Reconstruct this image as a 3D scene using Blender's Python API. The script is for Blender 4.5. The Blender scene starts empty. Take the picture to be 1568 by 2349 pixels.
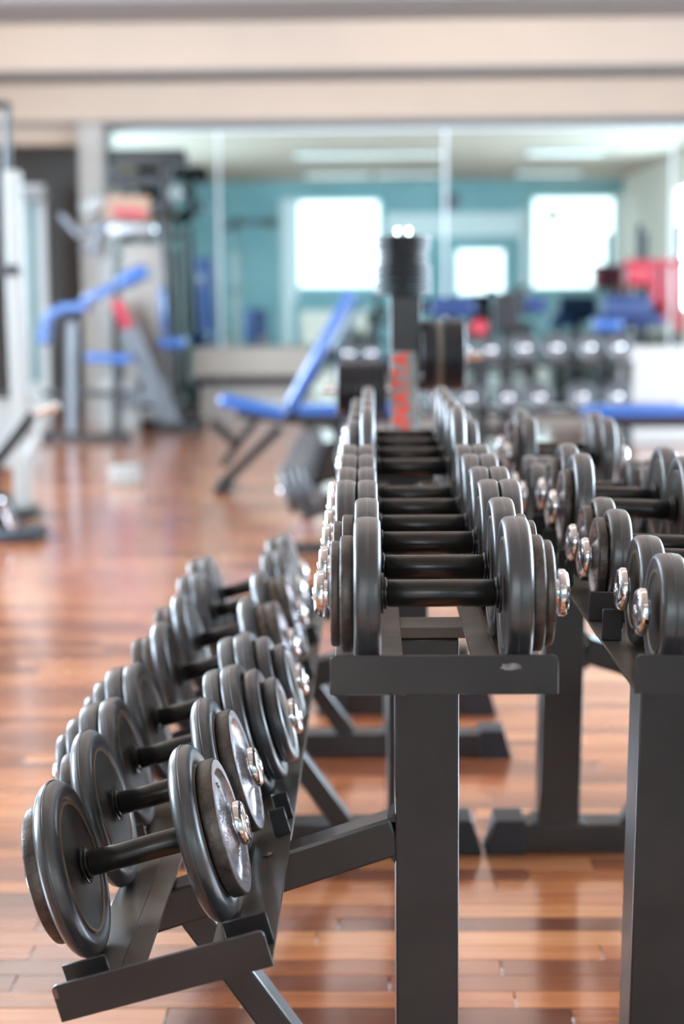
import bpy, bmesh, math, random
from mathutils import Vector, Matrix
random.seed(4)
sc = bpy.context.scene
COL = sc.collection
R_ = math.radians

# ------------------------------------------------------------------ camera
H = 1.075
F = 3750.0
def _axes():
    y = Vector((67, 481, -F)); k = (67*232 + F*F)/481
    u = -Vector((232, -k, -F)); y.normalize(); u.normalize()
    return y.cross(u), y, u
_x, _y, _u = _axes()
RW = Matrix((_x, _y, _u))            # camera axes -> world
cam_d = bpy.data.cameras.new('camera'); cam = bpy.data.objects.new('camera', cam_d); COL.objects.link(cam)
cam_d.sensor_fit = 'VERTICAL'; cam_d.sensor_height = 36.0; cam_d.sensor_width = 24.0
cam_d.lens = F/2349*36.0
cam_d.clip_start = 0.05; cam_d.clip_end = 100
cam.matrix_world = Matrix.Translation((0, 0, H)) @ RW.to_4x4()
cam_d.dof.use_dof = True; cam_d.dof.focus_distance = 1.93; cam_d.dof.aperture_fstop = 2.85
cam_d.dof.aperture_blades = 0
sc.camera = cam
def P(x, y, Y):
    """point at depth Y seen along a direction measured in the photograph"""
    r = RW @ Vector((x-784, -(y-1174.5), -F)); t = Y/r.y
    return Vector((r.x*t, Y, H + r.z*t))

SS = .833                            # tray and dumbbell dimensions were taken at arm's length and brought to true size
EYE = Vector((0, 0, H))
def TR(v): return EYE + (Vector(v)-EYE)*SS

# ------------------------------------------------------------------ world and exposure
w = bpy.data.worlds.new('world'); sc.world = w; w.use_nodes = True
w.node_tree.nodes['Background'].inputs[0].default_value = (.75, .87, 1, 1)
w.node_tree.nodes['Background'].inputs[1].default_value = 1.0
sc.view_settings.view_transform = 'Standard'; sc.view_settings.look = 'None'
sc.view_settings.gamma = 1; sc.view_settings.exposure = 0.08
sc.view_settings.use_curve_mapping = False
sc.cycles.max_bounces = 8; sc.cycles.diffuse_bounces = 4; sc.cycles.glossy_bounces = 5
sc.cycles.sample_clamp_indirect = 8
WIN_REAR, WIN_SIDE, LAMP = 3.5, 34.0, 1.1

# ------------------------------------------------------------------ materials
def srgb(*c):
    return tuple(((v/255)/12.92 if v/255 < .04045 else ((v/255+.055)/1.055)**2.4) for v in c) + (1,)
MATS = {}
def mat(name, col, rough=.5, metal=0, spec=.5, noise=None, bump=None, coat=0, emit=None, emit_s=0, nscale=20, rnoise=0):
    m = bpy.data.materials.new(name); m.use_nodes = True; nt = m.node_tree; b = nt.nodes['Principled BSDF']
    b.inputs['Base Color'].default_value = col if len(col) == 4 else col+(1,)
    b.inputs['Roughness'].default_value = rough; b.inputs['Metallic'].default_value = metal
    b.inputs['Specular IOR Level'].default_value = spec
    if coat: b.inputs['Coat Weight'].default_value = coat; b.inputs['Coat Roughness'].default_value = .20
    if emit: b.inputs['Emission Color'].default_value = emit; b.inputs['Emission Strength'].default_value = emit_s
    tc = nt.nodes.new('ShaderNodeTexCoord')
    if noise:
        n = nt.nodes.new('ShaderNodeTexNoise'); n.inputs['Scale'].default_value = nscale; n.inputs['Detail'].default_value = 4
        nt.links.new(tc.outputs['Object'], n.inputs['Vector'])
        r = nt.nodes.new('ShaderNodeValToRGB'); r.color_ramp.elements[0].position = .35; r.color_ramp.elements[1].position = .7
        r.color_ramp.elements[0].color = b.inputs['Base Color'].default_value; r.color_ramp.elements[1].color = noise
        nt.links.new(n.outputs['Fac'], r.inputs[0]); nt.links.new(r.outputs[0], b.inputs['Base Color'])
        if rnoise:
            mr = nt.nodes.new('ShaderNodeMapRange'); mr.inputs['To Min'].default_value = rough-rnoise; mr.inputs['To Max'].default_value = rough+rnoise
            nt.links.new(n.outputs['Fac'], mr.inputs['Value']); nt.links.new(mr.outputs[0], b.inputs['Roughness'])
    if bump:
        s, st = bump
        n2 = nt.nodes.new('ShaderNodeTexNoise'); n2.inputs['Scale'].default_value = s; n2.inputs['Detail'].default_value = 2
        nt.links.new(tc.outputs['Object'], n2.inputs['Vector'])
        bp = nt.nodes.new('ShaderNodeBump'); bp.inputs['Strength'].default_value = st; bp.inputs['Distance'].default_value = .001
        nt.links.new(n2.outputs['Fac'], bp.inputs['Height']); nt.links.new(bp.outputs[0], b.inputs['Normal'])
    MATS[name] = m
    return m
mat('rack_paint', srgb(34, 34, 36), .36, 0, .5, noise=srgb(46, 46, 48), nscale=9, bump=(500, .10), rnoise=.05, coat=.25)
mat('rack_rail_sheen', srgb(96, 84, 72), .36, 0, .5, noise=srgb(70, 62, 55), nscale=14, bump=(400, .08), coat=.4)  # warm ceiling reflection on the rail tops put into the brown
mat('rubber', srgb(44, 47, 51), .36, 0, .7, noise=srgb(56, 60, 65), nscale=25, bump=(90, .06), rnoise=.06, coat=.6)
MATS['rubber'].node_tree.nodes['Principled BSDF'].inputs['Coat Roughness'].default_value = .30
mat('rubber_inset', srgb(34, 32, 30), .40, 0, .5, noise=srgb(62, 58, 55), nscale=12, bump=(300, .2))
mat('inset_ring', srgb(128, 112, 98), .35, .6, .5, bump=(600, .4))
mat('cast_iron', srgb(96, 88, 84), .34, .5, .5, noise=srgb(66, 62, 60), nscale=60, bump=(420, .6))
mat('iron_face', srgb(188, 186, 190), .27, .75, .5, noise=srgb(150, 148, 152), nscale=90, bump=(420, .6))
mat('chrome', srgb(225, 225, 228), .14, 1.0)
mat('grip', srgb(28, 27, 26), .26, 0, .5)
mat('foot_rubber', srgb(36, 42, 50), .4, 0, .5)
mat('black_steel', srgb(18, 18, 20), .42)
mat('grey_steel', srgb(112, 116, 122), .3, .3)
mat('white_steel', srgb(140, 140, 136), .35)
mat('blue_vinyl', srgb(8, 74, 140), .30, 0, .6, coat=1)
mat('dark_blue_vinyl', srgb(12, 40, 86), .45)
mat('red_vinyl', srgb(165, 34, 52), .4)
mat('red_print', srgb(242, 84, 66), .5)
mat('sign_grey', srgb(150, 152, 152), .3, .3)
mat('plate_black', srgb(24, 26, 31), .42, 0, .5)
mat('plate_tan', srgb(110, 106, 96), .4)
mat('ceiling', srgb(174, 158, 142), .75, noise=srgb(166, 151, 136), nscale=.6)
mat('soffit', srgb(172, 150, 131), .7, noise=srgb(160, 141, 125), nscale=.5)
mat('soffit_shade', srgb(120, 112, 108), .7)  # shade under the bulkhead steps put into a darker colour
mat('wall_cream', srgb(206, 194, 180), .7)
mat('wall_teal', srgb(118, 160, 166), .55, noise=srgb(142, 182, 186), nscale=.8)
mat('wall_dark', srgb(96, 92, 88), .6)
mat('column', srgb(152, 144, 136), .6)
mat('trim_white', srgb(225, 232, 232), .5)
mat('mirror', srgb(182, 204, 204), .015, 1.0)
mat('window_light', (1, 1, 1), .5, emit=(.93, .97, 1, 1), emit_s=WIN_REAR)
mat('window_light_side', (1, 1, 1), .5, emit=(.66, .83, 1, 1), emit_s=WIN_SIDE)
mat('lamp', (1, 1, 1), .5, emit=(1, .93, .84, 1), emit_s=LAMP)
mat('cabinet', srgb(160, 158, 154), .5)
mat('wood_ledge', srgb(150, 142, 132), .5)
mat('brown_panel', srgb(150, 118, 96), .5)
mat('scuff', srgb(150, 154, 156), .5, noise=srgb(95, 98, 100), nscale=160)
mat('rust', srgb(128, 92, 84), .6)
mat('olive', srgb(150, 150, 120), .6)

def wood_mat(name, per_object):
    m = bpy.data.materials.new(name); m.use_nodes = True; nt = m.node_tree; b = nt.nodes['Principled BSDF']
    tc = nt.nodes.new('ShaderNodeTexCoord')
    if per_object:
        oi = nt.nodes.new('ShaderNodeObjectInfo'); rnd = oi.outputs['Random']
    else:
        a = nt.nodes.new('ShaderNodeAttribute'); a.attribute_name = 'tone'; rnd = a.outputs['Fac']
    ramp = nt.nodes.new('ShaderNodeValToRGB'); cr = ramp.color_ramp
    cols = [(0, (116, 62, 40)), (.25, (158, 88, 52)), (.5, (186, 108, 62)), (.75, (206, 128, 78)), (1, (222, 150, 98))]
    cr.elements[0].color = srgb(*cols[0][1]); cr.elements[1].color = srgb(*cols[-1][1])
    for p, c in cols[1:-1]:
        e = cr.elements.new(p); e.color = srgb(*c)
    nt.links.new(rnd, ramp.inputs[0])
    mp = nt.nodes.new('ShaderNodeMapping'); mp.inputs['Scale'].default_value = (3, 60, 1)
    geo = nt.nodes.new('ShaderNodeNewGeometry')
    nt.links.new(geo.outputs['Position'], mp.inputs['Vector'])
    add = nt.nodes.new('ShaderNodeVectorMath'); add.operation = 'ADD'
    mul = nt.nodes.new('ShaderNodeMath'); mul.operation = 'MULTIPLY'; mul.inputs[1].default_value = 37
    nt.links.new(rnd, mul.inputs[0]); nt.links.new(mul.outputs[0], add.inputs[1]); nt.links.new(mp.outputs[0], add.inputs[0])
    n = nt.nodes.new('ShaderNodeTexNoise'); n.inputs['Scale'].default_value = 1; n.inputs['Detail'].default_value = 5
    nt.links.new(add.outputs[0], n.inputs['Vector'])
    mx = nt.nodes.new('ShaderNodeMix'); mx.data_type = 'RGBA'; mx.blend_type = 'MULTIPLY'; mx.inputs[0].default_value = .55
    g = nt.nodes.new('ShaderNodeValToRGB'); g.color_ramp.elements[0].position = .3; g.color_ramp.elements[0].color = (.45, .36, .3, 1); g.color_ramp.elements[1].position = .65
    nt.links.new(n.outputs['Fac'], g.inputs[0]); nt.links.new(ramp.outputs[0], mx.inputs[6]); nt.links.new(g.outputs[0], mx.inputs[7])
    nt.links.new(mx.outputs[2], b.inputs['Base Color'])
    b.inputs['Roughness'].default_value = .22; b.inputs['IOR'].default_value = 1.6
    b.inputs['Coat Weight'].default_value = 1; b.inputs['Coat Roughness'].default_value = .15; b.inputs['Coat IOR'].default_value = 2.1
    n3 = nt.nodes.new('ShaderNodeTexNoise'); n3.inputs['Scale'].default_value = 5; nt.links.new(geo.outputs['Position'], n3.inputs['Vector'])
    mr = nt.nodes.new('ShaderNodeMapRange'); mr.inputs['To Min'].default_value = .14; mr.inputs['To Max'].default_value = .34
    nt.links.new(n3.outputs['Fac'], mr.inputs['Value']); nt.links.new(mr.outputs[0], b.inputs['Roughness'])
    bp = nt.nodes.new('ShaderNodeBump'); bp.inputs['Strength'].default_value = .08; bp.inputs['Distance'].default_value = .002
    nt.links.new(n.outputs['Fac'], bp.inputs['Height']); nt.links.new(bp.outputs[0], b.inputs['Normal'])
    MATS[name] = m
wood_mat('wood_plank', True); wood_mat('wood_far', False)

# ------------------------------------------------------------------ mesh helpers
class MB:
    def __init__(s): s.bm = bmesh.new()
    def _merge(s, t, M):
        t.transform(M); me = bpy.data.meshes.new('t'); t.to_mesh(me); t.free(); s.bm.from_mesh(me); bpy.data.meshes.remove(me)
    def box(s, c, size, bev=0, seg=2, M=None):
        t = bmesh.new(); bmesh.ops.create_cube(t, size=1.0)
        bmesh.ops.scale(t, vec=size, verts=t.verts)
        if bev: bmesh.ops.bevel(t, geom=t.edges[:], offset=bev, segments=seg, profile=.5, affect='EDGES')
        for f in t.faces:
            f.normal_update(); f.smooth = max(abs(v) for v in f.normal) < .999
        s._merge(t, Matrix.Translation(c) @ (M.to_4x4() if M else Matrix.Identity(4))); return s
    def mm(s, a, b, bev=0, seg=2):
        a, b = Vector(a), Vector(b); return s.box((a+b)/2, [abs(v) for v in (b-a)], bev, seg)
    def beam(s, p, q, wd, dp, bev=.004, up=(0, 1, 0), seg=2):
        """rectangular tube from p to q; dp is its size along up"""
        p, q = Vector(p), Vector(q); d = q-p; L = d.length; z = d.normalized()
        y = Vector(up); y = (y - z*y.dot(z)).normalized(); x = y.cross(z)
        M = Matrix((x, y, z)).transposed()
        return s.box((p+q)/2, (wd, dp, L), bev, seg, M)
    def tube(s, pts, r, seg=12):
        pts = [Vector(p) for p in pts]
        for k in range(len(pts)-1):
            p, q = pts[k], pts[k+1]; d = q-p
            t = bmesh.new(); bmesh.ops.create_cone(t, cap_ends=True, segments=seg, radius1=r, radius2=r, depth=d.length)
            for f in t.faces: f.smooth = True
            s._merge(t, Matrix.Translation((p+q)/2) @ d.to_track_quat('Z', 'Y').to_matrix().to_4x4())
            if k < len(pts)-2:
                t = bmesh.new(); bmesh.ops.create_uvsphere(t, u_segments=seg, v_segments=8, radius=r*.999)
                for f in t.faces: f.smooth = True
                s._merge(t, Matrix.Translation(q))
        return s
    def lathe(s, prof, seg=48, M=None, bumps=None):
        """prof: (x, r) along local X"""
        t = bmesh.new(); rings = []
        for x, r in prof:
            if r < 1e-6: rings.append([t.verts.new((x, 0, 0))]); continue
            rings.append([t.verts.new((x, r*math.sin(2*math.pi*i/seg), r*math.cos(2*math.pi*i/seg))) for i in range(seg)])
        for a, b in zip(rings, rings[1:]):
            for i in range(seg):
                j = (i+1) % seg
                if len(a) == 1 and len(b) == 1: continue
                if len(a) == 1: t.faces.new((a[0], b[j], b[i]))
                elif len(b) == 1: t.faces.new((a[i], a[j], b[0]))
                else: t.faces.new((a[i], a[j], b[j], b[i]))
        bmesh.ops.recalc_face_normals(t, faces=t.faces)
        for f in t.faces: f.smooth = True
        s._merge(t, M or Matrix.Identity(4)); return s
    def prism(s, outline, y0, y1, bev=0):
        """outline in (x, z), extruded along y"""
        t = bmesh.new(); a = [t.verts.new((x, y0, z)) for x, z in outline]; b = [t.verts.new((x, y1, z)) for x, z in outline]
        t.faces.new(a); t.faces.new(b[::-1]); n = len(a)
        for i in range(n): t.faces.new((a[i], b[i], b[(i+1) % n], a[(i+1) % n]))
        bmesh.ops.recalc_face_normals(t, faces=t.faces)
        if bev: bmesh.ops.bevel(t, geom=t.edges[:], offset=bev, segments=2, profile=.5, affect='EDGES')
        s._merge(t, Matrix.Identity(4)); return s
    def mesh(s, name, m, org=None, smooth=True):
        if org is not None: bmesh.ops.translate(s.bm, vec=-Vector(org), verts=s.bm.verts)
        s.bm.normal_update()
        if smooth:
            for e in s.bm.edges:
                if len(e.link_faces) == 2 and e.calc_face_angle(0) > R_(38): e.smooth = False
        me = bpy.data.meshes.new(name); s.bm.to_mesh(me); s.bm.free(); me.materials.append(MATS[m]); return me
def link(name, me, parent=None):
    o = bpy.data.objects.new(name, me); COL.objects.link(o)
    if parent: o.parent = parent
    return o
def org(o):
    v = Vector((0, 0, 0))
    while o: v += o.location; o = o.parent
    return v
def part(name, mb, m, parent, label=None):
    o = link(name, mb.mesh(name, m, org(parent)), parent)
    if label: o['label'] = label
    return o
def thing(name, label, cat, loc=(0, 0, 0), group=None):
    o = link(name, None); o.location = loc; o['label'] = label; o['category'] = cat
    if group: o['group'] = group
    return o
def struct(name, mb, m):
    o = link(name, mb.mesh(name, m)); o['kind'] = 'structure'; return o
def solo(name, mb, m, label, cat, group=None):
    o = link(name, mb.mesh(name, m)); o['label'] = label; o['category'] = cat
    if group: o['group'] = group
    return o

# ------------------------------------------------------------------ room shell
XL, XR, YB, YM, ZC = -4.6, 5.0, -3.0, 15.0, 3.46
floor = struct('floor', MB().mm((XL, YB, -.06), (XR, 17, -.010)), 'wall_dark')
near, far_v, far_f, tones = [], [], [], []
PW, GAP = .062, .0009
def plank_at(x0, x1, y0):
    return (x0+GAP, x1-GAP, y0+GAP, y0+PW-GAP)
row = 0; y = YB
while y < 16.9:
    rr = random.Random(row*7+1); x = XL - rr.random()*.5
    while x < XR:
        L = rr.uniform(.38, .62); x1 = min(x+L, XR); x0 = max(x, XL)
        yc, xc = y+PW/2, (x0+x1)/2
        vis = 2.28 < yc < 4.75 and x1 > -.225*yc-.05 and x0 < .20*yc+.03
        q = plank_at(x0, x1, y)
        if vis: near.append(q)
        elif x1-x0 > .01:
            b = len(far_v); a0, a1, b0, b1 = q; z = -rr.random()*.0003
            far_v += [(a0, b0, z), (a1, b0, z), (a1, b1, z), (a0, b1, z), (a0, b0, -.011), (a1, b0, -.011), (a1, b1, -.011), (a0, b1, -.011)]
            far_f += [(b, b+1, b+2, b+3), (b, b+4, b+5, b+1), (b+1, b+5, b+6, b+2), (b+2, b+6, b+7, b+3), (b+3, b+7, b+4, b)]
            tones += [rr.random()]*5
        x += L
    y += PW; row += 1
assert len(near) < 300, len(near)
me = bpy.data.meshes.new('planks_far'); me.from_pydata(far_v, [], far_f); me.materials.append(MATS['wood_far'])
at_ = me.attributes.new('tone', 'FLOAT', 'FACE'); at_.data.foreach_set('value', tones)
pf = link('planks', me, floor); pf['kind'] = 'stuff'
PLM = {}
for x0, x1, y0, y1 in near:
    k = round((x1-x0)/.03)
    if k not in PLM:
        PLM[k] = MB().box((0, 0, -.0055), (k*.03, y1-y0, .011), .0004, 1).mesh('plank', 'wood_plank')
    o = link('plank', PLM[k], floor); o.location = ((x0+x1)/2, (y0+y1)/2, random.uniform(-.0002, 0)); o.scale.x = (x1-x0)/(k*.03)

struct('ceiling', MB().mm((XL, YB, ZC), (XR, 16.5, ZC+.1)), 'ceiling')
struct('trim_1', MB().mm((XL, 14.0, 3.03), (XR, 15.4, ZC)), 'soffit')      # upper step of the bulkhead
t2 = struct('trim_2', MB().mm((XL, 14.68, 2.685), (XR, 15.4, 3.03)), 'soffit')
struct('trim_3', MB().mm((XL, 14.705, 2.655), (XR, 15.4, 2.685)), 'soffit_shade')  # thin slab coloured as the shaded underside of the step
struct('trim_4', MB().mm((XL, 14.02, 3.00), (XR, 14.68, 3.03)), 'soffit_shade')
struct('trim_5', MB().mm((XL, 13.0, 3.40), (XR, 14.0, ZC)), 'soffit_shade')  # dark strip painted for shade on the ceiling here
def wall_with_holes(name, axis, c, lo, hi, holes, m, t=.12):
    """axis 'x': wall plane at x=c spanning y; axis 'y': at y=c spanning x. holes: (a0,a1,z0,z1)"""
    mb = MB(); cuts = sorted(holes)
    def blk(a0, a1, z0, z1):
        if a1-a0 < 1e-4 or z1-z0 < 1e-4: return
        if axis == 'x': mb.mm((c, a0, z0), (c+t, a1, z1))
        else: mb.mm((a0, c, z0), (a1, c+t, z1))
    a = lo
    for h in cuts:
        blk(a, h[0], 0, ZC); blk(h[0], h[1], 0, h[2]); blk(h[0], h[1], h[3], ZC); a = h[1]
    blk(a, hi, 0, ZC)
    return struct(name, mb, m)
def mirr(px, D): return (px-851)/F*D
rear = [(mirr(684, 33), mirr(873, 33), 1.36, 3.11), (mirr(1214, 33), mirr(1402, 33), 1.31, 3.13), (mirr(1042, 33), mirr(1155, 33), 1.20, 2.12)]
wall_with_holes('wall_rear', 'y', YB-.12, XL, XR, rear, 'wall_teal')
left = [(2.6, 5.0, .9, 2.9), (5.8, 8.2, .9, 2.9), (9.0, 11.4, .9, 2.9)]
wall_with_holes('wall_left', 'x', XL-.12, YB, 17, left, 'wall_cream')
right = [(2.6, 5.0, .9, 2.9), (5.8, 8.2, .9, 2.9), (9.0, 11.4, .9, 2.9)]
wall_with_holes('wall_right', 'x', XR, YB, 17, right, 'wall_cream')
def window(n, axis, c, h, inward, m):
    a0, a1, z0, z1 = h; fr = MB(); f = .05
    def b(mb, p0, p1, q0, q1, d0, d1):
        if axis == 'x': mb.mm((c+d0, p0, q0), (c+d1, p1, q1), .004, 1)
        else: mb.mm((p0, c+d0, q0), (p1, c+d1, q1), .004, 1)
    for p in ((a0, a0+f, z0, z1), (a1-f, a1, z0, z1), (a0+f, a1-f, z0, z0+f), (a0+f, a1-f, z1-f, z1)): b(fr, *p, -.03, .03)
    fo = struct('window_%d' % n, fr, 'trim_white')
    g = MB(); b(g, a0+f, a1-f, z0+f, z1-f, -.006, .006); part('pane', g, m, fo)
n = 1
for h in rear: window(n, 'y', YB-.06, h, 1, 'window_light'); n += 1
for h in left: window(n, 'x', XL-.06, h, 1, 'window_light_side'); n += 1
for h in right: window(n, 'x', XR+.06, h, 1, 'window_light_side'); n += 1
# far wall behind the mirror, doorway recess at the left, column
struct('wall_far', MB().mm((-2.37, 15.06, 0), (XR, 15.2, 2.66)), 'column')
struct('trim_6', MB().mm((-2.585, 14.72, 0), (-2.372, 15.4, 2.66), .01), 'column')      # square column
struct('wall_back', MB().mm((XL, 16.6, 0), (-2.4, 16.72, ZC)), 'wall_dark')
struct('trim_7', MB().mm((XL, 14.9, 2.50), (-2.586, 15.1, 2.684)), 'soffit')
# ceiling lamps: two rows seen in the mirror, two added for floor glare
for k, (yy, xs) in enumerate([(3.3, (-.6, .55, 3.1)), (-.9, (-.6, .7, 3.3)), (7.4, (-2.3, .1, 2.4)), (10.8, (-2.0, .2, 2.4))]):  # last two rows are unseen, added to brighten the floor
    for j, xx in enumerate(xs):
        rowname = ['third', 'fourth', 'second', 'first'][k]
        col = ['leftmost', 'middle', 'rightmost'][j]
        t = thing('ceiling_light', 'long white ceiling light, %s in the %s row from the mirror wall' % (col, rowname), 'light', (xx, yy, ZC), 'ceiling lights in rows')
        part('housing', MB().mm((xx-.62, yy-.16, ZC-.05), (xx+.62, yy+.16, ZC), .006), 'white_steel', t)
        part('diffuser', MB().mm((xx-.59, yy-.13, ZC-.062), (xx+.59, yy+.13, ZC-.05)), 'lamp', t)

# wall mirror of tall panels
mt = thing('wall_mirror', 'wall sized mirror of tall panels reflecting the teal end of the gym', 'mirror', (.2, 15.02, 0))
edges = [-2.362, -1.372, .672, 2.71, 4.75]
for a, b in zip(edges, edges[1:]):
    part('mirror_panel', MB().mm((a+.012, 15.0, .12), (b-.012, 15.012, 2.60)), 'mirror', mt)
for a in edges[1:-1]:
    part('seam_strip', MB().mm((a-.012, 15.0, .12), (a+.012, 15.02, 2.60), .002, 1), 'trim_white', mt)
part('backing', MB().mm((edges[0], 15.021, .10), (edges[-1], 15.055, 2.62)), 'trim_white', mt)

# ------------------------------------------------------------------ dumbbells
CACHE = {}
def rubber_mesh(Rr, t):
    k = ('r', Rr, t)
    if k not in CACHE:
        e = t*.485 if Rr > .119 else min(.0080, t*.40); ri = Rr*.76; d = .006
        pr = [(d, 0), (d, ri-.002), (d*.8, ri), (.001, ri+.006)]
        arc = lambda cx, cr, a0, a1: [(cx+e*math.cos(R_(a)), cr+e*math.sin(R_(a))) for a in range(a0, a1-1 if a1 < a0 else a1+1, -18 if a1 < a0 else 18)]
        pr += arc(e, Rr-e-.001, 180, 90)
        pr += [(t/2-.0015, Rr), (t/2-.0008, Rr-.0006), (t/2+.0008, Rr-.0006), (t/2+.0015, Rr)]
        pr += arc(t-e, Rr-e-.001, 90, 0)
        pr += [(t-.001, ri+.006), (t-d*.8, ri), (t-d, ri-.002), (t-d, 0)]
        CACHE[k] = MB().lathe(pr, 72 if Rr > .09 else 56).mesh('rubber_plate', 'rubber')
        pr2 = [(d-.0025, 0), (d-.0025, ri-.008), (d-.0045, ri-.006), (d-.0045, ri-.003), (d+.001, ri-.002), (t-d-.001, ri-.002), (t-d+.0045, ri-.003), (t-d+.0045, ri-.006), (t-d+.0025, ri-.008), (t-d+.0025, 0)]
        CACHE[('ri', Rr, t)] = MB().lathe(pr2[1:-1], 56).mesh('inset_ring', 'inset_ring')
        CACHE[('rd', Rr, t)] = MB().lathe([(d-.0022, 0), (d-.0022, ri-.0075), (t-d+.0022, ri-.0075), (t-d+.0022, 0)], 48).mesh('inset_disc', 'rubber_inset')
    return CACHE[k], CACHE[('ri', Rr, t)], CACHE[('rd', Rr, t)]
def iron_mesh(Rr, t):
    k = ('i', Rr, t)
    if k not in CACHE:
        d = min(.009, t*.42); hb = Rr*.33
        pr = [(d, 0), (d, Rr*.80), (.001, Rr*.84), (0, Rr-.003), (.0015, Rr-.0008), (.003, Rr), (t-.003, Rr), (t-.0012, Rr-.001), (t, Rr-.003)]
        CACHE[k] = MB().lathe([(0, .012)]+pr[2:], 64).mesh('iron_plate', 'cast_iron')
        mb = MB().lathe([(t, Rr-.003), (t, Rr*.84), (t-d*.7, Rr*.80), (t-d, Rr*.76), (t-d, Rr*.50), (t-d*.5, hb+.006), (t+.002, hb), (t+.004, hb-.003), (t+.004, .010)], 64)
        for a in (70, 110, 250, 290, 180):       # raised cast marks on the web
            a = R_(a); c = Vector((t-d+.0008, Rr*.64*math.sin(a), Rr*.64*math.cos(a)))
            mb.box(c, (.003, Rr*.14, Rr*.05), .001, 1, Matrix.Rotation(-a, 3, 'X'))
        CACHE[('if', Rr, t)] = mb.mesh('plate_face', 'iron_face')
    return CACHE[k], CACHE[('if', Rr, t)]
def nut_mesh():
    if 'nut' not in CACHE:
        mb = MB(); mb.lathe([(0, 0), (0, .018), (.004, .018), (.004, .029), (.0055, .031), (.0115, .031), (.0160, .0275), (.0172, .023), (.0175, 0)], 48)
        CACHE['nut'] = mb.mesh('end_nut', 'chrome')
        CACHE['bolt'] = MB().lathe([(.010, 0), (.010, .009), (.0185, .009), (.0200, .007), (.0200, 0)], 24).mesh('axle_end', 'chrome')
    return CACHE['nut'], CACHE['bolt']
def grip_mesh():
    if 'grip' not in CACHE:
        h = .0695
        CACHE['grip'] = MB().lathe([(-h, 0), (-h, .0165), (-h+.002, .0178), (h-.002, .0178), (h, .0165), (h, 0)], 48).mesh('grip', 'grip')
        CACHE['collar'] = MB().lathe([(h, 0), (h, .0195), (h+.0012, .0208), (h+.0032, .0208), (h+.0042, .0195), (h+.0042, .025), (h+.0052, .0265), (h+.0072, .0265), (h+.0082, .025), (h+.0082, 0)], 40).mesh('collar', 'grip')
    return CACHE['grip'], CACHE['collar']
FLIP = Matrix.Rotation(math.pi, 4, 'Z')
def dumbbell(label, loc, plates, tilt=0, group=None, yaw=0, simple=False, real=None):
    t = thing('dumbbell', label, 'dumbbell', TR(loc) if real is None else loc, group); t.rotation_euler = (0, R_(tilt), R_(yaw)); t.scale = (SS,)*3 if real is None else (real,)*3
    g, c = grip_mesh(); link('grip', g, t)
    for s in (1, -1):
        def put(nm, m, x, par=t, rot=None):
            o = link(nm, m, par)
            if par is t:
                o.location.x = s*x
                if s < 0: o.rotation_euler.z = math.pi
            return o
        cc = link('collar', c, t)
        if s < 0: cc.rotation_euler.z = math.pi
        x = .0780
        for kind, Rr, th in plates:
            if kind == 'r':
                a, b, d = rubber_mesh(Rr, th); o = put('rubber_plate', a, x)
                if not simple: put('inset_ring', b, 0, o); put('inset_disc', d, 0, o)
            else:
                a, b = iron_mesh(Rr, th); o = put('iron_plate', a, x)
                put('plate_face', b, 0, o)
            o.rotation_euler.x = random.uniform(0, 6)
            x += th+.0006
        a, b = nut_mesh(); o = put('end_nut', a, x+.004); o.rotation_euler.x = random.uniform(0, 6); put('axle_end', b, 0, o)
    return t

ordn = ['first', 'second', 'third', 'fourth', 'fifth', 'sixth', 'seventh', 'eighth', 'ninth', 'tenth', 'eleventh', 'twelfth']
# level upper tray of the left rack
UZ = .6005
up = [(2.090, .088, [('r', .100, .034), ('i', .0755, .017), ('i', .0685, .012)], 'one rubber and two iron plates'),
      (2.299, .087, [('r', .100, .034), ('i', .0755, .017), ('i', .0665, .012)], 'one rubber and two iron plates'),
      (2.536, .086, [('r', .100, .032), ('r', .100, .032)], 'paired rubber plates'),
      (2.738, .085, [('r', .100, .032), ('r', .100, .032)], 'paired rubber plates'),
      (2.970, .084, [('r', .100, .032), ('r', .100, .032)], 'paired rubber plates'),
      (3.176, .083, [('r', .100, .032), ('r', .100, .032)], 'paired rubber plates'),
      (3.412, .084, [('r', .131, .030), ('r', .100, .026)], 'large rubber plates'),
      (3.677, .084, [('r', .131, .030), ('r', .100, .026)], 'large rubber plates'),
      (3.942, .084, [('r', .131, .030), ('r', .100, .026)], 'large rubber plates'),
      (4.207, .084, [('r', .131, .030), ('r', .100, .026)], 'large rubber plates')]
for i, (yy, xx, pl, ds) in enumerate(up):
    dumbbell('dumbbell with %s, %s from front on level middle tray' % (ds, ordn[i]), (xx, yy, UZ+pl[0][1]), pl, 0, 'dumbbells on the level middle tray')
# tilted lower tray of the left rack
LA = 15.5; LM = Vector((-.2755, 0, .2561))
LU = Vector((math.cos(R_(LA)), 0, math.sin(R_(LA)))); LV = Vector((-math.sin(R_(LA)), 0, math.cos(R_(LA))))
heavy = [('r', .115, .030), ('r', .115, .034), ('r', .098, .028), ('r', .076, .026)]
lo = [(2.178, -.030, [('r', .125, .034), ('i', .096, .022)], 'rubber and speckled iron plates'),
      (2.452, -.030, [('r', .125, .034), ('i', .096, .022)], 'rubber and speckled iron plates'),
      (2.752, -.046, heavy, 'four stepped rubber plates'),
      (3.030, -.046, heavy, 'four stepped rubber plates'),
      (3.380, -.036, [('r', .120, .034), ('i', .096, .022), ('i', .096, .022)], 'rubber and two tan iron plates'),
      (3.715, -.033, [('r', .120, .034), ('i', .096, .022), ('i', .096, .022)], 'rubber and two tan iron plates'),
      (4.120, -.040, [('r', .112, .032), ('r', .112, .032)], 'paired rubber plates'),
      (4.390, -.044, [('r', .112, .032), ('r', .112, .032)], 'paired rubber plates')]
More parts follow.
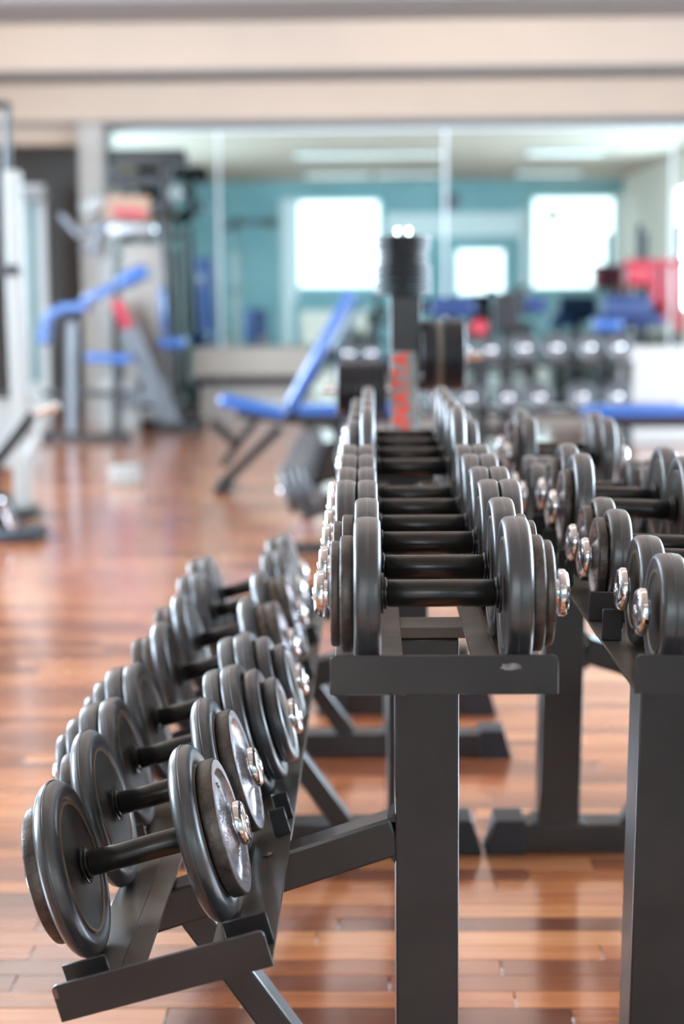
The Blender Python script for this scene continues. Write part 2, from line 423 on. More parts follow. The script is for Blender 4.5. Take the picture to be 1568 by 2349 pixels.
for i, (yy, uu, pl, ds) in enumerate(lo):
    c = LM + LU*uu + LV*(-.0446+pl[0][1]); c.y = yy
    dumbbell('dumbbell with %s, %s from front on sloping lower tray' % (ds, ordn[i]), c, pl, -LA, 'dumbbells on the sloping lower tray')
# upper tray of the right rack
RT = 2.0
ru = [(2.072, .077, [('r', .077, .036)], 'small rubber plates'), (2.236, .077, [('r', .077, .036)], 'small rubber plates'),
      (2.524, .077, [('r', .077, .034), ('i', .063, .016)], 'small rubber and iron plates'), (2.681, .077, [('r', .077, .034), ('i', .063, .016)], 'small rubber and iron plates'),
      (2.976, .100, [('r', .100, .034), ('i', .070, .016)], 'rubber and slim iron plates'), (3.180, .100, [('r', .100, .034), ('i', .070, .016)], 'rubber and slim iron plates'),
      (3.385, .070, [('r', .070, .038), ('r', .070, .03)], 'small thick plates'), (3.560, .070, [('r', .070, .038), ('r', .070, .03)], 'small thick plates'),
      (3.985, .100, [('r', .100, .034), ('i', .070, .016)], 'rubber and slim iron plates'), (4.200, .100, [('r', .100, .034), ('i', .070, .016)], 'rubber and slim iron plates')]
for i, (yy, Rr, pl, ds) in enumerate(ru):
    xx = .472
    dumbbell('dumbbell with %s, %s from the front on right-hand rack' % (ds, ordn[i]), (xx, yy, .6018+Rr-(xx-.322)*math.tan(R_(RT))), pl, RT, 'dumbbells on the right-hand rack')

# ------------------------------------------------------------------ dumbbell racks
class MBT(MB):
    def mesh(s, name, m, org=None, smooth=True):
        for v in s.bm.verts: v.co = TR(v.co)
        return MB.mesh(s, name, m, org, smooth)
def tray(par, M, ang, y0, y1, tabsL, tabsR, scuff=None):
    """M: middle of the end plate's top edge (x, z)"""
    a = R_(ang); Rm = Matrix.Rotation(-a, 3, 'Y')
    def W(u, v, y): return Vector((M[0]+u*math.cos(a)-v*math.sin(a), y, M[1]+u*math.sin(a)+v*math.cos(a)))
    tr = part('tray', MBT().box(W(0, -.062, (y0+y1)/2+.0), (.13, .012, .012), .002, 1, Rm), 'rack_rail_sheen', par)
    for yy in (y0, y1):
        ol = []
        r = .007
        for cx, cz, a0 in ((.14-r, -r, 0), (-.14+r, -r, 90), (-.14, -.049, 999), (.14, -.049, 999)):
            if a0 == 999: ol.append((cx, cz))
            else: ol += [(cx+r*math.cos(R_(a0+q)), cz+r*math.sin(R_(a0+q))) for q in (0, 30, 60, 90)]
        mb = MBT(); mb.prism([(W(u, v, 0).x, W(u, v, 0).z) for u, v in ol], yy, yy+.006, .0008)
        part('end_plate', mb, 'rack_paint', tr)
    for s in (-1, 1):
        mb = MBT()
        mb.box(W(s*.1095, -.0470, (y0+y1)/2+.003), (.059, y1-y0-.008, .004), .001, 1, Rm)
        p0, p1 = W(s*.0805, -.0472, 0), W(s*.046, -.0498, 0)
        L = (p1-p0).length; mid = (p0+p1)/2; mid.y = (y0+y1)/2+.003
        d = (p1-p0).normalized(); ang2 = math.atan2(d.z, d.x)
        mb.box(mid, (L, y1-y0-.008, .004), .001, 1, Matrix.Rotation(-ang2, 3, 'Y'))
        part('rail', mb, 'rack_rail_sheen', tr)
    for s, tabs in ((-1, tabsL), (1, tabsR)):
        for yy, wd in tabs:
            mb = MBT().box(W(s*(.139-wd/2), -.0225, yy), (wd, .004, .045), .0015, 1, Rm)
            part('stop_tab', mb, 'rack_paint', tr)
    if scuff:
        mb = MBT(); rr = random.Random(3)
        ol = []
        for k in range(18):
            q = 2*math.pi*k/18; f = rr.uniform(.75, 1.1)
            p = W(scuff[0]+.0135*f*math.cos(q), scuff[1]+.0048*f*math.sin(q), 0); ol.append((p.x, p.z))
        mb.prism(ol, y0-.0006, y0+.0005)
        part('scuff_mark', mb, 'scuff', tr, 'pale scraped patch on the end plate')
    return tr
def rect_cap(mb, x0, x1, y0, y1, h, side):
    """rubber end cap, outer end slanted"""
    if side > 0: ol = [(x0, 0), (x1, 0), (x1-.020, h), (x0, h)]
    else: ol = [(x0, 0), (x1, 0), (x1, h), (x0+.020, h)]
    mb.prism(ol, y0, y1, .003)
def rack(label, s, px, y_frames, foot_ends, base_far, upM, upA, tabs, lowM, y_end, cap=True, post_top=.676, low_end=None, shift=0, post_bot=0, upper=True):
    t = thing('dumbbell_rack', label, 'rack', (px, 3.0, 0), 'steel dumbbell racks standing side by side')
    for k, yf in enumerate(y_frames):
        fx = foot_ends[k]
        # base bar + caps
        x0, x1 = sorted((px + (fx-px) - s*.070, base_far))
        b = part('base_bar', MB().mm((x0, yf, .006), (x1, yf+.075, .060), .004), 'rack_paint', t)
        mb = MB(); 
        if s > 0: rect_cap(mb, fx-.078, fx, yf-.006, yf+.081, .070, 1)
        else: rect_cap(mb, fx, fx+.078, yf-.006, yf+.081, .070, -1)
        part('foot_cap', mb, 'foot_rubber', t)
        mb = MB()
        if s > 0: rect_cap(mb, base_far-.02, base_far+.05, yf-.006, yf+.081, .070, -1)
        else: rect_cap(mb, base_far-.05, base_far+.02, yf-.006, yf+.081, .070, 1)
        part('foot_cap', mb, 'foot_rubber', t)
        mb = MB()
        zt = .6605
        mb.beam((px+post_bot, yf+.04, .059), (px, yf+.04, zt), .080, .080, .003)
        mb.mm((px+post_bot-.05, yf-.002, .059), (px+post_bot+.05, yf+.079, .064), .001, 1)
        part('post', mb, 'rack_paint', t)
        xm = TR((upM[0], 0, 0)).x
        part('cross_bar', MB().beam((xm-.108, yf+.036, .6685-.0005), (xm+.108, yf+.036, .6685-.0005-.001*(s < 0)), .0145, .068, .002), 'rack_rail_sheen', t)
        # arm to the lower tray, brace down to the base
        sl = math.tan(R_(18.4)); xa = px - s*.038; za = .4060; xe = px - s*.40
        part('arm', MB().beam((xa, yf+.027, za), (xe, yf+.027, za-abs(xe-xa)*sl), .050, .046, .004), 'rack_paint', t)
        b0 = Vector((px-s*.310, yf+.027, .318)); b1 = Vector((px-s*.128, yf+.027, .058))
        part('brace', MB().beam(b0, b1, .040, .042, .004), 'rack_paint', t)
        # gusset fillets where the arm meets the post
        c = px - s*.0405
        g = MB(); g.prism([(c+s*.002, za+.034), (c+s*.002, za+.018), (c-s*.009, za+.020)], yf+.006, yf+.048); part('weld_gusset', g, 'rack_paint', t)
        g = MB(); g.prism([(c+s*.002, za-.038), (c+s*.002, za-.018), (c-s*.009, za-.024)], yf+.006, yf+.048)
        part('weld_gusset', g, 'rack_paint', t)
    if upper:
        tray(t, upM, upA, 1.968, y_end, tabs[0], tabs[1], (.082, -.014) if s > 0 else None)
    tray(t, (lowM[0], lowM[1]), LA*s, 1.968, low_end or y_end, tabs[2], tabs[3])
    return t
rack('dark steel two-tier dumbbell rack with level middle tray and tilted lower tray', 1, .0665, [1.990, 3.095, 3.773], [.2115, .2115, .3285], -.44,
     (.087, .6445), 0, ([], [], [(2.036, .06), (2.60, .03), (3.205, .06), (3.55, .06), (3.93, .06)], [(2.036, .06), (2.478, .026), (2.560, .026), (3.205, .06), (3.55, .06), (3.93, .06)]), (LM.x, LM.z), 4.36, True, low_end=4.53)
rr_ = rack('dark steel dumbbell rack at right edge with low stop tabs on its tray', -1, .372, [1.990, 3.095], [.2169]*2, .90,
     (.322+.14*math.cos(R_(RT)), .645-.14*math.sin(R_(RT))), -RT, ([(2.27, .029), (2.41, .058), (2.715, .016), (2.83, .058), (3.075, .03), (3.295, .05), (3.70, .058), (3.80, .058)], [(2.41, .04), (2.83, .04), (3.295, .04), (3.75, .04)], [], []), (.716, .2561), 4.45, False, post_bot=-.011)
# small pale bolt visible under the tray + chipped corner
link_t = [o for o in bpy.data.objects if o.name == 'dumbbell_rack'][0]
cpos = LM + LU*.105 + LV*(-.0445); cpos.y = 2.40
part('rail_bolt', MBT().lathe([(0, 0), (0, .006), (.0015, .008), (.003, .006), (.003, 0)], 20, Matrix.Translation(cpos) @ Matrix.Rotation(R_(-90-LA), 4, 'Y')), 'inset_ring', link_t, 'small pale bolt in the rail')
cpos = LM + LU*(-.1365) + LV*(-.010); cpos.y = 1.9676
part('paint_chip', MBT().box(cpos, (.006, .001, .013), 0, 1, Matrix.Rotation(-R_(LA), 3, 'Y')), 'rust', link_t, 'reddish chipped corner of the end plate')

# low dumbbell rack further back
LX = .105
t = thing('low_dumbbell_rack', 'low dark rack further back behind the plate tree full of heavy dumbbells', 'rack', (LX-.27, 8, 0))
def tray_simple(par, M, ang, y0, y1):
    a = R_(ang); Rm = Matrix.Rotation(-a, 3, 'Y')
    def W(u, v, y): return Vector((M[0]+u*math.cos(a)-v*math.sin(a), y, M[1]+u*math.sin(a)+v*math.cos(a)))
    for s in (-1, 1): part('rail', MB().box(W(s*.11, -.048, (y0+y1)/2), (.06, y1-y0, .005), .001, 1, Rm), 'rack_rail_sheen', par)
    for yy in (y0, y1): part('end_plate', MB().box(W(0, -.025, yy), (.28, .006, .048), .002, 1, Rm), 'rack_paint', par)
tray_simple(t, (LM.x+LX, LM.z), LA, 6.75, 9.05)
for yf in (6.95, 8.8):
    part('base_bar', MB().mm((LX-.50, yf, .0), (LX+.02, yf+.06, .05), .004), 'rack_paint', t)
    part('post', MB().mm((LX-.30, yf, .05), (LX-.24, yf+.06, .20), .004), 'rack_paint', t)
    part('cross_bar', MB().beam((LX-.39, yf+.03, .163), (LX-.14, yf+.03, .232), .03, .04, .003), 'rack_paint', t)
for k in range(8):
    yy = 6.90+k*.27; c = LM + LU*(-.0) + LV*(-.0455+.122); c.x += LX; c.y = yy
    dumbbell('heavy black dumbbell with thick plates, %s from the front on the low rack' % ordn[k], c, [('r', .122, .036)]*4, -LA, 'heavy dumbbells on the low rack', simple=True, real=.85)

# ------------------------------------------------------------------ plate tree
TY = 4.262
tx = P(930, 800, TY).x
t = thing('plate_tree', 'grey plate storage tree with red lettered sign and weight plates on pegs', 'plate rack', (tx, TY, 0))
hw = .040
part('post', MB().mm((tx-hw, TY, .05), (tx+hw, TY+.09, P(930, 676, TY).z), .004), 'rack_paint', t)
part('base_bar', MB().mm((tx-.17, 4.19, .006), (.255, 4.265, .062), .004), 'rack_paint', t)
mb = MB(); rect_cap(mb, .245, .324, 4.184, 4.271, .070, 1); part('foot_cap', mb, 'foot_rubber', t)
mb = MB(); rect_cap(mb, tx-.24, tx-.16, 4.184, 4.271, .070, -1); part('foot_cap', mb, 'foot_rubber', t)
part('base_bar', MB().mm((tx-.20, 4.75, .006), (tx+.2, 4.825, .062), .004), 'rack_paint', t)
part('spine_bar', MB().mm((tx-.035, 4.264, .012), (tx+.035, 4.751, .060), .004), 'rack_paint', t)
z0, z1 = P(930, 1040, TY).z, P(930, 806, TY).z
sx0, sx1 = P(895, 900, TY).x, P(959, 900, TY).x
sg = part('sign', MB().mm((sx0, TY-.006, z0), (sx1, TY+.001, z1), .002, 1), 'sign_grey', t, 'grey sign with red vertical lettering')
mb = MB()
for py in (815, 871, 929, 984): mb.lathe([(0, .0), (0, .0075), (-.004, .0075), (-.007, .004), (-.007, 0)], 20, Matrix.Translation((P(945, py, TY).x, TY-.006, P(945, py, TY).z)) @ Matrix.Rotation(R_(90), 4, 'Z'))
part('sign_bolt', mb, 'white_steel', sg)
# lettering, set letter by letter from the top down (reads upwards)
LET = [('A', 806, 843), ('T', 845, 866), ('T', 868, 893), ('A', 894, 931), ('N', 933, 972), ('A', 974, 1010), ('P', 1012, 1038)]
for ch, ya, yb in LET:
    cu = bpy.data.curves.new('letter', 'FONT'); cu.body = ch; cu.size = .06; cu.extrude = .0006; cu.offset = .0034
    tmp = bpy.data.objects.new('tmp', cu); COL.objects.link(tmp)
    dg = bpy.context.evaluated_depsgraph_get(); lm = bpy.data.meshes.new_from_object(tmp.evaluated_get(dg))
    bpy.data.objects.remove(tmp)
    xs = [v.co.x for v in lm.vertices]; ys = [v.co.y for v in lm.vertices]
    w_, h_ = max(xs)-min(xs), max(ys)-min(ys)
    za, zb = P(917, ya, TY).z, P(917, yb, TY).z; xa, xb = P(899, 900, TY).x, P(937, 900, TY).x
    for v in lm.vertices:
        fx = (v.co.x-min(xs))/w_; fy = (v.co.y-min(ys))/h_; z = v.co.z
        # rotated a quarter turn: text direction runs up, letter tops face left
        v.co = Vector((xb-(xb-xa)*fy, TY-.0066-z, zb+(za-zb)*fx)) - org(t)
    lm.materials.clear(); lm.materials.append(MATS['red_print']); lm.name = 'letter'
    o = link('letter', lm, sg)
def disc_plate(label, c, axis, Rr, th, m, group):
    pr = [(-th/2, .014), (-th/2, Rr*.45), (-th*.3, Rr*.5), (-th*.3, Rr*.78), (-th/2, Rr*.84), (-th/2, Rr-.005), (-th*.3, Rr), (th*.3, Rr), (th/2, Rr-.005), (th/2, Rr*.84), (th*.3, Rr*.78), (th*.3, Rr*.5), (th/2, Rr*.45), (th/2, .014), (-th/2, .014)]
    o = link('weight_plate', CACHE.get(('wp', Rr, th, m)) or CACHE.setdefault(('wp', Rr, th, m), MB().lathe(pr, 48).mesh('weight_plate', m)))
    o.location = c
    if axis == 'z': o.rotation_euler.y = R_(90)
    o['label'] = label; o['category'] = 'weight plate'; o['group'] = group
    return o
# vertical peg with stacked plates
zt = P(926, 676, TY).z; zp = P(926, 533, TY).z; cx = P(925, 600, TY).x; cy = TY+.045
part('top_peg', MB().tube([(cx, cy, zt), (cx, cy, zp-.012)], .013, 16), 'black_steel', t)
part('peg_cap', MB().tube([(cx, cy, zp-.004), (cx, cy, zp+.012)], .020, 16), 'chrome', t)
hgt = (zp-.006-zt)/8
for k in range(8):
    Rr = [.0735, .0735, .0735, .0735, .066, .066, .0715, .0715][k]
    disc_plate('small black weight plate on the vertical top peg, %s from the bottom' % ordn[k], (cx, cy, zt+hgt*(k+.5)), 'z', Rr, hgt*.88, 'plate_black', 'plates stacked on the top peg')
# right peg
zr = P(1015, 817, TY).z; xr0 = P(966, 800, TY).x; xr1 = P(1068, 800, TY).x; yr = TY+.045
part('right_peg', MB().tube([(tx, yr, zr), (xr1+.045, yr, zr)], .012, 16), 'chrome', t)
wd = (xr1-xr0)/6
for k in range(6):
    disc_plate('weight plate on the right peg of the tree, %s from the post' % ordn[k], (xr0+wd*(k+.5), yr, zr), 'x', .094 if k != 2 else .090, wd*.94, 'plate_tan' if k in (2,) else 'plate_black', 'plates on the right peg')
# left peg
zl = P(830, 895, TY).z; xl1 = P(887, 895, TY).x; xl0 = P(770, 895, TY).x
part('left_peg', MB().tube([(tx, yr, zl), (xl0-.035, yr, zl)], .012, 16), 'chrome', t)
wd = (xl1-xl0)/7
for k in range(7):
    disc_plate('black weight plate on the left peg of the tree, %s from the post' % ordn[k], (xl1-wd*(k+.5), yr, zl), 'x', .070, wd*.92, 'plate_black', 'plates on the left peg')

# ------------------------------------------------------------------ benches
def pad(name, p, q, wd, th, m, par, yc, bev=.025):
    d = Vector(q)-Vector(p); mb = MB().beam(Vector((p.x, yc, p.z)), Vector((q.x, yc, q.z)), th, wd, bev, up=(0, 1, 0), seg=3); return part(name, mb, m, par)
BY = 9.2
t = thing('adjustable_bench', 'blue adjustable bench with raised backrest and black legs on the wood floor', 'bench', (-.6, BY, 0))
pad('seat', P(500, 918, BY), P(652, 950, BY), .28, .075, 'blue_vinyl', t, BY+.14)
pad('backrest', P(662, 935, BY), P(806, 668, BY), .28, .065, 'blue_vinyl', t, BY+.14)
part('frame_rail', MB().beam(P(540, 950, BY)+Vector((0, .14, 0)), P(770, 975, BY)+Vector((0, .14, 0)), .06, .06).beam(P(660, 960, BY)+Vector((0, .14, 0)), P(745, 800, BY)+Vector((.05, .14, 0)), .03, .05), 'black_steel', t)
part('leg', MB().beam(P(640, 985, BY)+Vector((0, .14, 0)), P(505, 1125, BY)+Vector((0, .14, .02)), .055, .06), 'black_steel', t)
part('leg', MB().beam(P(590, 955, BY)+Vector((0, .14, 0)), P(505, 1075, BY)+Vector((0, .14, 0)), .045, .05), 'black_steel', t)
part('leg', MB().beam(P(480, 970, BY)+Vector((0, .14, 0)), P(545, 1030, BY)+Vector((0, .14, 0)), .05, .05), 'black_steel', t)
part('leg', MB().beam(P(765, 975, BY)+Vector((0, .14, 0)), P(800, 1120, BY)+Vector((0, .14, .02)), .05, .06), 'black_steel', t)
part('foot_bar', MB().mm((P(490, 1125, BY).x, BY-.02, 0), (P(525, 1125, BY).x, BY+.45, .05), .008), 'black_steel', t)
part('foot_bar', MB().mm((P(795, 1125, BY).x, BY-.1, 0), (P(820, 1125, BY).x, BY+.38, .05), .008), 'black_steel', t)
FY = 10.3
def flat_bench(label, xa, xb, Y, ztop, seat_m='blue_vinyl'):
    t = thing('flat_bench', label, 'bench', ((xa+xb)/2, Y, 0), 'flat benches')
    part('seat', MB().mm((xa, Y, ztop-.07), (xb, Y+.28, ztop), .022, 3), seat_m, t)
    part('frame_rail', MB().mm((xa+.1, Y+.11, ztop-.13), (xb-.1, Y+.17, ztop-.071), .005), 'black_steel', t)
    for x in (xa+.14, xb-.14):
        part('leg', MB().mm((x-.03, Y+.11, .04), (x+.03, Y+.17, ztop-.131), .005), 'black_steel', t)
        part('foot_bar', MB().mm((x-.03, Y-.05, 0), (x+.03, Y+.33, .039), .005), 'black_steel', t)
flat_bench('flat blue bench behind the adjustable bench and the plate tree', P(655, 940, FY).x, P(955, 940, FY).x, FY, P(760, 928, FY).z)
flat_bench('flat blue bench beyond the right-hand rack, low and level', P(1340, 930, 8.9).x, 2.15, 8.9, P(1400, 930, 8.9).z)

# ------------------------------------------------------------------ two-tier rack by the mirror, dumbbells end-on
WY = 11.6
t = thing('wall_dumbbell_rack', 'black two-shelf rack by the mirror holding dumbbells end-on to the room', 'rack', (.85, WY, 0))
zs = {0: P(1000, 832, WY).z, 1: P(1000, 945, WY).z}
xa, xb = P(772, 830, WY).x, P(1450, 830, WY).x
for k in (0, 1):
    part('shelf', MB().mm((xa, WY-.08, zs[k]-.03), (xb, WY-.03, zs[k]), .004).mm((xa, WY+.07, zs[k]-.03), (xb, WY+.12, zs[k]), .004), 'black_steel', t)
for x in (xa+.03, (xa+xb)/2, xb-.03):
    part('upright', MB().mm((x-.03, WY-.02, .04), (x+.03, WY+.06, zs[0]-.031), .004), 'black_steel', t)
    part('foot_bar', MB().mm((x-.03, WY-.2, 0), (x+.03, WY+.25, .039), .004), 'black_steel', t)
upx = [(800, .07), (850, .07), (1060, .085), (1122, .085), (1198, .100), (1270, .100), (1345, .100), (1412, .100)]
lox = [(1003, .104), (1073, .104), (1162, .104), (1233, .104), (1330, .104), (1410, .104)]
for k, row_ in ((0, upx), (1, lox)):
    for i, (px, Rr) in enumerate(row_):
        dumbbell('dumbbell with chrome end on the %s shelf by the mirror, %s along' % (('upper', 'lower')[k], ordn[i]),
                 (P(px, 800, WY).x, WY+.02, zs[k]+Rr), [('r', Rr, .036), ('r', Rr*.85, .03)], 0, 'dumbbells on the rack by the mirror', yaw=90, simple=True, real=1.0)

# ------------------------------------------------------------------ machines at the left
MY = 12.9
t = thing('curl_bench', 'blue padded curl bench with curved pad and tilted arm near the left machines', 'exercise machine', (P(200, 900, MY).x, MY, 0))
def q(px, py, Y=MY, dy=0): return P(px, py, Y)+Vector((0, dy, 0))
mb = MB(); cp = [(98, 790), (100, 750), (112, 722), (135, 708), (165, 704), (195, 706)]
for a, b in zip(cp, cp[1:]): mb.beam(q(*a, dy=.15), q(*b, dy=.15), .075, .34, .02, seg=3)
part('arm_pad', mb, 'blue_vinyl', t)
part('sloping_pad', MB().beam(q(268, 650, dy=.15), q(335, 618, dy=.15), .12, .34, .04, seg=3).beam(q(182, 692, dy=.15), q(272, 648, dy=.15), .07, .12, .015), 'blue_vinyl', t)
part('seat', MB().beam(q(195, 820, dy=.15), q(300, 824, dy=.15), .075, .34, .02, seg=3), 'blue_vinyl', t)
part('post', MB().beam(q(157, 735, dy=.15), q(157, 1000, dy=.15), .07, .07), 'grey_steel', t)
part('post', MB().beam(q(262, 835, dy=.15), q(262, 1000, dy=.15), .07, .07), 'black_steel', t)
part('base_bar', MB().mm((q(85, 1000).x, MY-.0, 0), (q(300, 1000).x, MY+.08, .06), .006), 'black_steel', t)
part('cross_bar', MB().beam(q(90, 905, dy=.15), q(300, 905, dy=.15), .05, .06), 'black_steel', t)
part('base_bar', MB().mm((q(90, 1000).x-.04, MY-.05, 0), (q(90, 1000).x+.04, MY+.5, .06), .006), 'black_steel', t)

NY = 14.1
t = thing('cable_machine', 'tall white and grey cable machine with black head frame and red strut', 'exercise machine', (P(330, 900, NY).x, NY, 0))
def r2(px, py, dy=0): return P(px, py, NY)+Vector((0, dy, 0))
part('weight_tower', MB().mm((r2(205, 0).x, NY+.1, 0), (r2(243, 0).x, NY+.35, r2(0, 470).z), .02), 'white_steel', t)
part('weight_tower', MB().mm((r2(262, 0).x, NY+.1, .3), (r2(352, 0).x, NY+.3, r2(0, 560).z), .02), 'column', t)
part('upright', MB().tube([r2(385, 1000, .1)+Vector((0, 0, .03)), r2(368, 500, .1)], .035), 'white_steel', t)
part('upright', MB().tube([r2(252, 960, .05), r2(252, 540, .05)], .03), 'white_steel', t)
part('upright', MB().beam(r2(408, 975, -.05), r2(378, 500, -.05), .07, .07), 'black_steel', t)
mb = MB()
for a, b, wv in (((246, 360), (426, 360), .13), ((250, 414), (388, 414), .11), ((256, 350), (256, 420), .09), ((380, 355), (388, 475), .09), ((414, 350), (420, 388), .10), ((275, 425), (300, 452), .08), ((388, 458), (352, 486), .12)):
    mb.beam(r2(*a), r2(*b), wv, .10, .02)
part('head_frame', mb, 'black_steel', t)
part('shroud', MB().beam(r2(190, 490), r2(240, 450), .16, .2, .05, seg=3), 'white_steel', t)
part('name_panel', MB().beam(r2(235, 475, -.03), r2(345, 478, -.03), .20, .04, .01), 'brown_panel', t)
part('panel_stripe', MB().beam(r2(262, 486, -.06), r2(335, 492, -.06), .07, .012, .003), 'red_vinyl', t)
part('chrome_strip', MB().beam(r2(248, 525, -.04), r2(358, 525, -.04), .10, .05, .02), 'chrome', t)  # plain chrome strip that catches glints, not a lamp
part('handle', MB().tube([r2(145, 495, -.1), r2(185, 540, -.1), r2(235, 520, -.1), r2(215, 575, -.1), r2(190, 572, -.1)], .035), 'grey_steel', t)
part('pulley', MB().lathe([(-.03, 0), (-.03, .06), (-.01, .05), (.01, .05), (.03, .06), (.03, 0)], 24, Matrix.Translation(r2(405, 445, -.06)) @ Matrix.Rotation(R_(90), 4, 'Z')), 'chrome', t)
part('strut', MB().beam(r2(300, 752, -.12), r2(405, 985, -.12), .17, .10, .01), 'grey_steel', t)
part('strut', MB().beam(r2(270, 688, -.12), r2(300, 752, -.12), .10, .08, .01), 'red_vinyl', t, 'red upper strut')
part('seat', MB().beam(r2(368, 785, -.1), r2(432, 785, -.1), .10, .3, .03, seg=3), 'blue_vinyl', t)
part('back_pad', MB().beam(r2(378, 660, -.15), r2(384, 760, -.15), .05, .25, .02, seg=3), 'blue_vinyl', t)
part('base_bar', MB().mm((r2(345, 0).x, NY-.28, 0), (r2(445, 0).x, NY+.2, .07), .01).mm((r2(255, 0).x, NY+.2, 0), (r2(445, 0).x, NY+.3, .07), .01), 'black_steel', t)
part('weight_stack', MB().mm((r2(205, 0).x, NY-.05, .0), (r2(300, 0).x, NY+.08, r2(0, 870).z), .02), 'white_steel', t)
part('cross_bar', MB().beam(r2(265, 912, -.1), r2(365, 912, -.1), .10, .12, .02), 'grey_steel', t)

SY = 8.2
t = thing('smith_machine', 'tall white machine frame cut off by the left edge with black guide rod', 'exercise machine', (P(10, 1000, SY).x, SY, 0))
def r3(px, py, dy=0): return P(px, py, SY)+Vector((0, dy, 0))
part('upright', MB().mm((r3(-8, 0).x, SY, .05), (r3(38, 0).x-.02, SY+.1, r3(0, 390).z), .01), 'white_steel', t)
part('guide_rod', MB().tube([r3(12, 395, .05), r3(12, 240, .05), r3(-60, 236, .05)], .022), 'black_steel', t)
part('clamp', MB().mm((r3(-14, 0).x, SY-.02, r3(0, 632).z), (r3(24, 0).x, SY+.12, r3(0, 608).z), .008), 'black_steel', t)
part('cross_bar', MB().beam(r3(-40, 905, .05), r3(45, 905, .05), .04, .05), 'black_steel', t)
part('weight_stack', MB().mm((r3(-60, 0).x, SY+.12, .25), (r3(30, 0).x, SY+.3, r3(0, 915).z), .01), 'white_steel', t)
part('base_bar', MB().mm((r3(-80, 0).x, SY-.1, 0), (r3(40, 0).x, SY+.2, .05), .01), 'black_steel', t)
GY = 7.4
t = thing('leg_machine', 'black tilted lever and chrome footed machine at the left edge', 'exercise machine', (P(0, 1200, GY).x, GY, 0))
def r4(px, py, dy=0): return P(px, py, GY)+Vector((0, dy, 0))
part('lever', MB().beam(r4(-30, 1085), r4(78, 950), .055, .05, .01), 'black_steel', t)
part('lever_grip', MB().tube([r4(78, 950), r4(135, 930)], .018), 'chrome', t)
part('lever_sleeve', MB().tube([r4(78, 955), r4(85, 1010), r4(65, 1050)], .024), 'white_steel', t)
part('foot', MB().beam(r4(-12, 1135, .05), r4(22, 1225, .05), .09, .14, .02), 'black_steel', t)
part('foot', MB().beam(r4(10, 1140, -.03), r4(38, 1215, -.03), .035, .05, .01), 'chrome', t)
part('base_bar', MB().mm((r4(-60, 0).x, GY-.08, 0), (r4(58, 0).x, GY+.18, .06), .02), 'foot_rubber', t)
part('upright', MB().beam(r4(-40, 1230, .05), r4(-20, 1070, .05), .07, .07), 'black_steel', t)
part('foot_plate', MB().mm((r4(62, 0).x-.05, GY+2.2, 0), (r4(62, 0).x+.12, GY+2.4, .12), .02), 'white_steel', t)

# doorway window strip and dark door in the left recess
t = struct('door_1', MB().mm((-3.32, 15.55, 0), (-3.06, 15.62, 2.2), .01), 'trim_white')
part('glass_strip', MB().mm((-3.23, 15.53, .35), (-3.15, 15.56, 2.1)), 'wall_teal', t)
solo('wall_sconce', MB().mm((-3.25, 15.1, 2.02), (-2.95, 15.25, 2.12), .03), 'white_steel', 'pale wall lamp shade beside the dark doorway', 'lamp')
solo('blue_gym_ball', MB().lathe([(.18*-math.cos(a*math.pi/12), .18*math.sin(a*math.pi/12)) for a in range(13)], 24, Matrix.Translation((-3.0, 14.6, .82))), 'dark_blue_vinyl', 'dark blue ball on a stand beside the doorway', 'ball') if False else None

# low ledge in front of the mirror, pale cabinet at right
EY = 14.55
t = thing('low_ledge', 'long beige ledge with a dark rail running below the mirror', 'ledge', (P(560, 850, EY).x, EY, 0))
part('top', MB().mm((P(428, 0, EY).x, EY, P(0, 868, EY).z), (P(700, 0, EY).x, EY+.35, P(0, 802, EY).z), .01), 'wood_ledge', t)
part('rail', MB().mm((P(428, 0, EY).x, EY-.03, P(0, 886, EY).z), (P(700, 0, EY).x, EY+.03, P(0, 872, EY).z), .004), 'black_steel', t)
part('plinth', MB().mm((P(440, 0, EY).x, EY+.05, 0), (P(690, 0, EY).x, EY+.3, P(0, 887, EY).z), .004), 'column', t)
solo('storage_cabinet', MB().mm((P(1452, 0, 12.2).x, 12.2, 0), (3.2, 12.7, P(0, 806, 12.2).z), .02), 'cabinet', 'pale grey storage cabinet standing right of the wall dumbbell rack', 'cabinet')

# machines before the mirror on the right
KY = 13.4
def r5(px, py, dy=0): return P(px, py, KY)+Vector((0, dy, 0))
t = thing('press_machine', 'dark press machine with wide navy pads behind the end-on dumbbells', 'exercise machine', (P(1150, 900, KY).x, KY, 0))
part('wide_pad', MB().beam(r5(985, 705), r5(1090, 705), .16, .3, .04, seg=3), 'dark_blue_vinyl', t)
part('wide_pad', MB().beam(r5(1200, 700), r5(1250, 700), .12, .3, .03, seg=3), 'dark_blue_vinyl', t)
part('tower', MB().beam(r5(1160, 670), r5(1160, 760), .22, .2, .02).beam(r5(1192, 655), r5(1192, 700), .10, .12, .02), 'black_steel', t)
part('upright', MB().mm((r5(1150, 0).x, KY, .05), (r5(1180, 0).x, KY+.1, r5(0, 760).z), .01).mm((r5(1030, 0).x, KY, .05), (r5(1050, 0).x, KY+.1, r5(0, 728).z), .01), 'black_steel', t)
part('base_bar', MB().mm((r5(1000, 0).x, KY, 0), (r5(1250, 0).x, KY+.12, .05), .01), 'black_steel', t)
part('cross_bar', MB().beam(r5(1040, 715, .05), r5(1225, 715, .05), .05, .05), 'black_steel', t)
t = thing('leg_press', 'navy padded bench machine behind the right end of the wall dumbbell rack', 'exercise machine', (P(1440, 900, KY).x, KY, 0))
part('wide_pad', MB().beam(r5(1380, 705), r5(1490, 705), .20, .35, .04, seg=3), 'dark_blue_vinyl', t)
part('seat', MB().beam(r5(1355, 745), r5(1425, 745), .12, .3, .04, seg=3), 'blue_vinyl', t)
